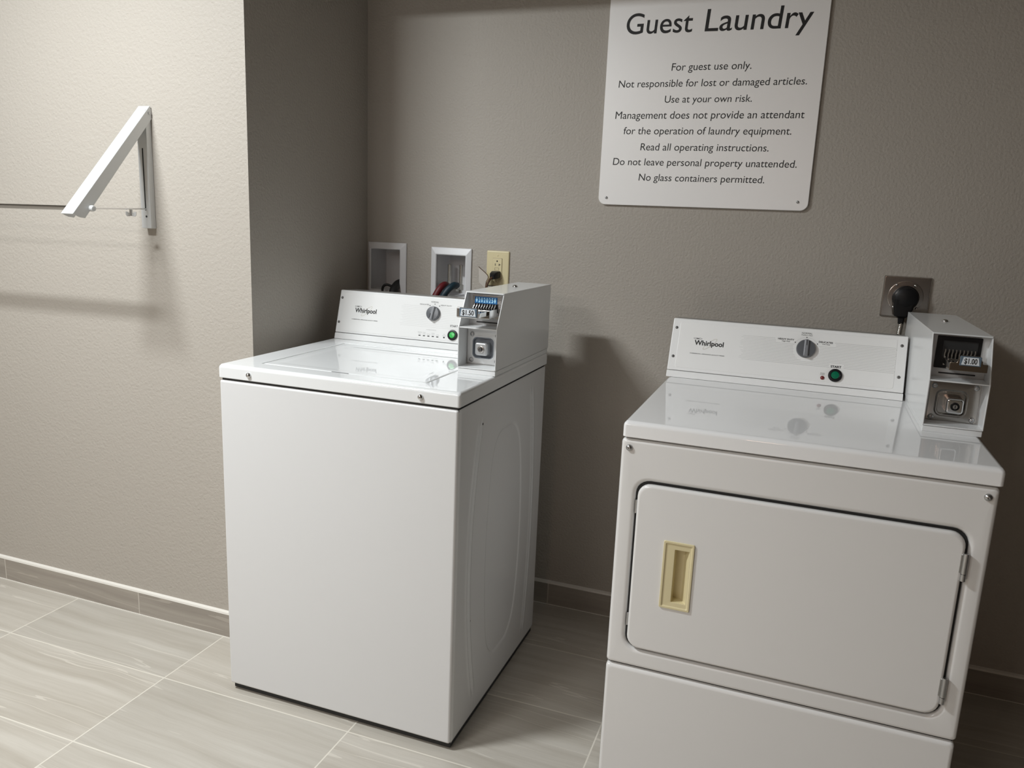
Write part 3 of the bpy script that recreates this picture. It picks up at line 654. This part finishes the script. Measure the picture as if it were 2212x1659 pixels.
# ------------------------------------------------------------------ wall sign
def sign():
    t = empty('wall_sign', 'white Guest Laundry notice board screwed to the back wall', 'sign', (1.152, 0, 1.398))
    xL, xR, zT = -0.3125, 0.3115, 0.648
    lp = lambda g: rrect(xL+g, xR-g, g, zT-g, 0.022-g, 8)
    MB().loft([atY(lp(0), -0.0042), atY(lp(0), -0.0095), atY(lp(0.0012), -0.0105)], True, True).build('panel', M_sign, t)
    Fm = frame((0, -0.0105, 0), (1, 0, 0), (0, 0, 1))
    L = [('Guest', 0.8937, 1.0895, 1.8985, 0.0580), ('Laundry', 1.1253, 1.4215, 1.8985, 0.0600), ('For guest use only.', 1.0381, 1.2674, 1.7922, None), ('Not responsible for lost or damaged articles.', 0.8809, 1.4231, 1.7469, None),
         ('Use at your own risk.', 1.0251, 1.2774, 1.7018, None), ('Management does not provide an attendant', 0.8768, 1.4260, 1.6558, None), ('for the operation of laundry equipment.', 0.9060, 1.3959, 1.6106, None),
         ('Read all operating instructions.', 0.9616, 1.3381, 1.5634, None), ('Do not leave personal property unattended.', 0.8787, 1.4203, 1.5189, None), ('No glass containers permitted.', 0.9629, 1.3350, 1.4734, None)]
    for s, a, b, z, cap in L:
        mb = MB(); text_mb(mb, s, a-1.152, b-1.152, z-1.398, cap, shear=0.07, bold=0.004 if cap else 0.0, M=Fm)
        mb.build('title_lettering' if cap else 'notice_lettering', M_ink, t)
    for x, z in ((-0.287, 0.021), (0.282, 0.0245), (-0.2805, 0.6275), (0.286, 0.6275)):
        screw(t, (x, -0.0105, z), (0, -1, 0), 0.0042, 0.0035, M_zinc, 'screw')
        MB().cyl((x, 0, z), (x, -0.0045, z), 0.008, n=14).build('standoff', M_steel, t)
sign()

# ------------------------------------------------------------------ drying rack on the left wall
def rack():
    t = empty('drying_rack', 'aluminium fold-down drying rack with its arm lowered on the left wall', 'drying rack', (0, 0, 0))
    yw = -D1
    xa, xb = -0.3705, -0.3335
    # wall channel
    mb = MB(); mb.box(xa+0.002, xb, yw-0.020, yw, 1.2705, 1.603, 0.0015, 2)
    mb.build('wall_channel', M_alu, t)
    MB().box(-0.3525, -0.3488, yw-0.0206, yw-0.0190, 1.322, 1.497).build('channel_slot', M_dark, t)
    MB().cyl((-0.3488, yw-0.0190, 1.3045), (-0.3488, yw-0.0207, 1.3045), 0.003, n=12).build('screw_hole', M_dark, t)
    # arm: a U channel that folds over the wall channel, seen from outside and right
    A = Vector((0, -0.6462, 1.6145)); B = Vector((0, -0.9275, 1.3075)); B2 = Vector((0, -0.8890, 1.2965)); A2 = Vector((0, yw-0.0005, 1.5790)); A4 = Vector((0, yw-0.0005, 1.6050))
    x0, x1 = -0.3715, -0.3300; tk = 0.0025
    mb = MB()
    poly = [(A.y, A.z), (B.y, B.z), ((B.y+B2.y)/2+0.0015, (B.z+B2.z)/2-0.0035), (B2.y, B2.z), (A2.y, A2.z), (A4.y, A4.z)]
    mb.prism(poly, x1-tk, x1, 'x', 0.0008, 1); mb.prism(poly, x0, x0+tk, 'x', 0.0008, 1)
    d = (B-A).normalized(); n = Vector((0, d.z, -d.y))      # towards the wall side
    if n.y < 0: n = -n
    A3, B3 = A+n*tk, B+n*tk
    mb.prism([(A.y, A.z), (B.y, B.z), (B3.y, B3.z), (A3.y, A3.z)], x0+0.001, x1-0.001, 'x', 0.0006, 1)
    mb.build('folding_arm', M_alu, t)
    MB().cyl((x1-0.002, -0.650, 1.594), (x1+0.002, -0.650, 1.594), 0.004, n=14).build('pivot_pin', M_zinc, t)
    yr, zr = -0.8690, 1.3225
    MB().cyl((-1.77, yr, 1.3060), (x1-0.001, yr, zr), 0.0068, n=18).build('hanging_rail', M_chrome, t)
    mb = MB(); mb.lathe([(0.0085, 0), (0.0085, 0.006), (0.007, 0.011), (0.004, 0.0125)], (x1-0.001, yr, zr), (1, 0, 0), 18); mb.build('rail_cap', M_alu, t)
    MB().tube([(x1+0.006, yr, zr), (-0.3480, yw-0.012, 1.3262)], 0.0021, 8).build('support_strut', M_chrome, t)
    mb = MB(); c = Vector((-0.3420, -0.724, 1.3225))
    mb.cyl(c, c+Vector((0, 0, -0.017)), 0.0042, n=14)
    for s in (-1, 1):
        mb.loft([[c+Vector((s*0.004, dy, -0.015+dz)) for dy, dz in ((-0.0016, -0.003), (0.0016, -0.003), (0.0016, 0.004), (-0.0016, 0.004))],
                 [c+Vector((s*0.013, dy, -0.013+dz)) for dy, dz in ((-0.0016, -0.006), (0.0016, -0.006), (0.0016, 0.007), (-0.0016, 0.007))],
                 [c+Vector((s*0.019, dy, -0.011+dz)) for dy, dz in ((-0.001, -0.004), (0.001, -0.004), (0.001, 0.006), (-0.001, 0.006))]])
    mb.build('wing_nut', M_alu, t)
    # the matching bracket that carries the far end of the rail
    mb = MB(); mb.box(-1.795, -1.755, yw-0.020, yw, 1.2705, 1.603, 0.0015, 2); mb.build('wall_channel', M_alu, t)
    mb = MB(); mb.prism(poly, -1.796, -1.754, 'x', 0.001, 1); mb.build('folding_arm', M_alu, t)
rack()

# ------------------------------------------------------------------ recessed water boxes, hoses
def water_box(name, label, op, out, pipes):
    t = empty(name, label, 'water box', ((op[0]+op[1])/2, 0, op[2]))
    ox, oz = t.location.x, t.location.z
    sh = lambda r, g=0: rrect(r[0]-ox+g, r[1]-ox-g, r[2]-oz+g, r[3]-oz-g, 0.0015, 2)
    mb = MB(); mb.loft([atY(sh(out), -0.0003), atY(sh(out), -0.004), atY(sh(out, 0.0015), -0.006), atY(sh(op, -0.004), -0.012), atY(sh(op, -0.0015), -0.012), atY(sh(op, 0.0008), -0.010), atY(sh(op, 0.0008), 0.0)], False, False)
    mb.build('frame', M_box, t, 25)
    mb = MB(); mb.loft([atY(sh(op, 0.0008), -0.001), atY(sh(op, 0.0008), 0.098), atY(sh(op, 0.003), 0.100)], False, True)
    mb.build('recess', M_box, t, 25)
    for x in pipes:
        mb = MB(); mb.cyl((x-ox, 0.055, 1.070-oz+0.008), (x-ox, 0.055, 1.176-oz), 0.0065, n=14, bev=0.001)
        mb.cyl((x-ox, 0.055, 1.088-oz), (x-ox, 0.055, 1.108-oz), 0.0105, n=14, bev=0.002)
        mb.box(x-ox-0.006, x-ox+0.006, 0.020, 0.05, 1.090-oz, 1.103-oz, 0.002, 2)
        mb.build('water_valve', M_brass, t)
water_box('drain_box', 'white recessed drain box in the alcove corner with a black hose', BOX1, (0.0065, 0.1592, 1.050, 1.2428), [])
water_box('supply_box', 'white recessed water supply box with two metal valves and colored hoses', BOX2, (0.2560, 0.4080, 1.048, 1.2362), [0.2990, 0.3440])
def bez(pts, n=8):
    P = [Vector(p) for p in pts]; out = []
    Q = [P[0]*2-P[1]]+P+[P[-1]*2-P[-2]]
    for i in range(1, len(Q)-2):
        for k in range(n):
            s = k/n; a, b, c, d = Q[i-1:i+3]
            out.append(0.5*((2*b)+(c-a)*s+(2*a-5*b+4*c-d)*s*s+(3*b-a-3*c+d)*s**3))
    return out+[P[-1]]
t = empty('drain_hose', 'black drain hose hooked into the left recessed box behind the washer', 'hose', (0.113, -0.04, 0.9))
mb = MB(); mb.tube(bez([(0.0, 0.115, 0.150), (0.006, 0.10, 0.190), (0.010, 0.055, 0.200), (0.012, 0.010, 0.180), (0.014, -0.014, 0.12), (0.015, -0.014, 0.02), (0.015, -0.016, -0.4)]), 0.0150, 12)
mb.build('hose_tube', M_rubber, t)
mb = MB(); mb.tube(bez([(0.008, 0.012, 0.190), (-0.014, 0.004, 0.197), (-0.028, 0.002, 0.186), (-0.030, 0.004, 0.155)]), 0.0045, 8); mb.build('hose_clip', M_rubber, t)
def hose(name, label, m, x, pts, dx):
    t = empty(name, label, 'hose', (x, -0.03, 0.9))
    MB().tube(bez(pts), 0.0115, 12).build('hose_tube', m, t)
    MB().lathe([(0.013, 0), (0.014, 0.004), (0.014, 0.020), (0.011, 0.024)], pts[0], Vector(pts[1])-Vector(pts[0]), 14).build('coupling', M_black if dx else M_brass, t)
hose('water_hose', 'dark red water hose curving out of the supply box behind the washer', M_hose_red, 0.30,
     [(0.0, 0.048, 0.198), (0.012, 0.030, 0.208), (0.010, 0.004, 0.205), (-0.002, -0.012, 0.180), (-0.016, -0.018, 0.14), (-0.022, -0.02, 0.05), (-0.022, -0.02, -0.4)], True)
hose('water_hose', 'dark blue water hose next to the red one in the supply box', M_hose_blue, 0.345,
     [(0.0, 0.048, 0.198), (0.008, 0.030, 0.209), (0.004, 0.004, 0.208), (-0.012, -0.012, 0.188), (-0.028, -0.018, 0.15), (-0.034, -0.02, 0.05), (-0.034, -0.02, -0.4)], False)

# ------------------------------------------------------------------ ivory outlet and the washer's plug
def ivory_outlet():
    t = empty('wall_outlet', 'ivory wall outlet beside the supply box above the washer', 'outlet', (0.504, 0, 1.176))
    pl = lambda g: rrect(-0.0395+g, 0.0405-g, -0.0585+g, 0.0583-g, 0.003, 4)
    MB().loft([atY(pl(0), -0.0003), atY(pl(0), -0.004), atY(pl(0.0015), -0.0058), atY(pl(0.004), -0.0065)], False, True).build('cover_plate', M_ivory, t)
    c = lambda g: rrect(-0.0165+g, 0.0165-g, -0.0335+g, 0.0335-g, 0.0015, 3)
    MB().loft([atY(c(-0.0008), -0.0064), atY(c(-0.0008), -0.0068)], False, True).build('receptacle_gap', M_tagedge, t)
    MB().loft([atY(c(0), -0.0064), atY(c(0), -0.0085), atY(c(0.001), -0.0092)], False, True).build('receptacle', M_ivory, t)
    mb = MB()
    mb.cyl((-0.0005, -0.0092, 0.0245), (-0.0005, -0.0096, 0.0245), 0.0026, n=12)
    mb.box(-0.0078, -0.0058, -0.0096, -0.0090, 0.0090, 0.0165); mb.box(0.0058, 0.0078, -0.0096, -0.0090, 0.0090, 0.0165); mb.box(0.0078, 0.0118, -0.0096, -0.0090, 0.0119, 0.0139)
    mb.build('slots', M_ink, t)
    mb = MB()
    for z in (0.0022, -0.0062): mb.box(-0.0085, 0.0065, -0.0096, -0.0090, z, z+0.0006)
    for x in (-0.0085, 0.0059): mb.box(x, x+0.0006, -0.0096, -0.0090, -0.0062, 0.0028)
    mb.build('test_button', M_tagedge, t)
    for z in (0.0435, -0.0435): screw(t, (0, -0.0065, z), (0, -1, 0), 0.0028, 0.0012, M_ivory, 'screw')
ivory_outlet()
def washer_plug():
    t = empty('power_plug', 'black plug with a clear hanging tag in the ivory outlet', 'plug', (0.504, 0, 1.159))
    mb = MB()
    mb.loft([atY(rrect(-0.0135, 0.0135, -0.0135, 0.0085, 0.004), -0.0099), atY(rrect(-0.0165, 0.0125, -0.0155, 0.0085, 0.005), -0.022), atY(rrect(-0.0150, 0.0090, -0.0170, 0.0040, 0.005), -0.036), atY(rrect(-0.0105, 0.0035, -0.0180, -0.0050, 0.004), -0.046)], True, True)
    mb.build('plug_body', M_black, t)
    MB().tube(bez([(-0.004, -0.044, -0.012), (-0.008, -0.060, -0.022), (-0.014, -0.066, -0.05), (-0.012, -0.062, -0.12), (0.0, -0.05, -0.5)]), 0.0042, 10).build('cord', M_tagedge, t)
    # tag: thin curled sheet looped on the cord
    pts = [(-0.049, -0.052, 0.022), (-0.014, -0.054, -0.006), (-0.024, -0.050, -0.048), (-0.048, -0.048, -0.030)]
    n = [(Vector(p)+Vector((0, -0.0006, 0))) for p in pts]
    MB().loft([[Vector(p) for p in pts], n]).build('tag', M_tag, t, label='small clear plastic tag')
    MB().tube(bez([(-0.049, -0.0525, 0.022), (-0.014, -0.0545, -0.006), (-0.020, -0.0525, -0.026), (-0.024, -0.0505, -0.048)]), 0.0013, 6).build('tag_edge', M_tagedge, t)
washer_plug()

# ------------------------------------------------------------------ dryer outlet and its plug
def dryer_outlet():
    t = empty('dryer_outlet', 'square stainless steel outlet plate above the dryer console', 'outlet', (1.7515, 0, 1.1685))
    pl = lambda g: rrect(-0.0605+g, 0.0625-g, -0.0580+g, 0.0580-g, 0.003, 4)
    MB().loft([atY(pl(0), -0.0003), atY(pl(0), -0.004), atY(pl(0.002), -0.0068), atY(pl(0.004), -0.0072)], False, True).build('cover_plate', M_plate, t)
    MB().lathe([(0.0465, 0.0070), (0.0460, 0.0085), (0.0445, 0.0090), (0.001, 0.0092)], (0, 0, 0), (0, -1, 0), 40).build('receptacle', M_plate, t)
    for x, z in ((-0.0265, 0.0335), (0.0215, 0.0335), (-0.0275, -0.0300), (0.032, -0.030)): screw(t, (x, -0.0094, z), (0, -1, 0), 0.0038, 0.003, M_chrome, 'screw')
dryer_outlet()
def dryer_plug():
    t = empty('dryer_plug', 'large round black plug with metal cord in the steel outlet', 'plug', (1.7515, 0, 1.1660))
    mb = MB()
    mb.lathe([(0.0340, 0.0100), (0.0350, 0.014), (0.0345, 0.019), (0.0320, 0.020), (0.0320, 0.030), (0.0295, 0.037), (0.022, 0.041), (0.001, 0.042)], (0, 0, 0), (0, -1, 0), 36)
    mb.loft([[(x, y, z) for x, y in rrect(-0.027-k, 0.019+k, -0.040-k*0.3, -0.012+k*0.3, 0.006, 4)] for z, k in ((-0.004, 0.004), (-0.030, 0.002))]
            + [[(x, y, -0.050) for x, y in rrect(-0.025, 0.010, -0.040, -0.014, 0.006, 4)]] + [[(x, y, -0.056) for x, y in rrect(-0.014, 0.003, -0.035, -0.018, 0.005, 4)]] + [[(x, y, -0.072) for x, y in rrect(-0.0125, 0.0025, -0.034, -0.019, 0.005, 4)]])
    mb.build('plug_body', M_black, t)
    mb = MB(); c0 = Vector((-0.004, -0.027, -0.070))
    prof = []
    for i in range(120): prof += [(0.0070, i*0.0042), (0.0078, i*0.0042+0.0014), (0.0070, i*0.0042+0.0030)]
    mb.lathe(prof, c0, (-0.06, 0.0, -1), 14); mb.build('metal_cord', M_brass, t, 60)
dryer_plug()
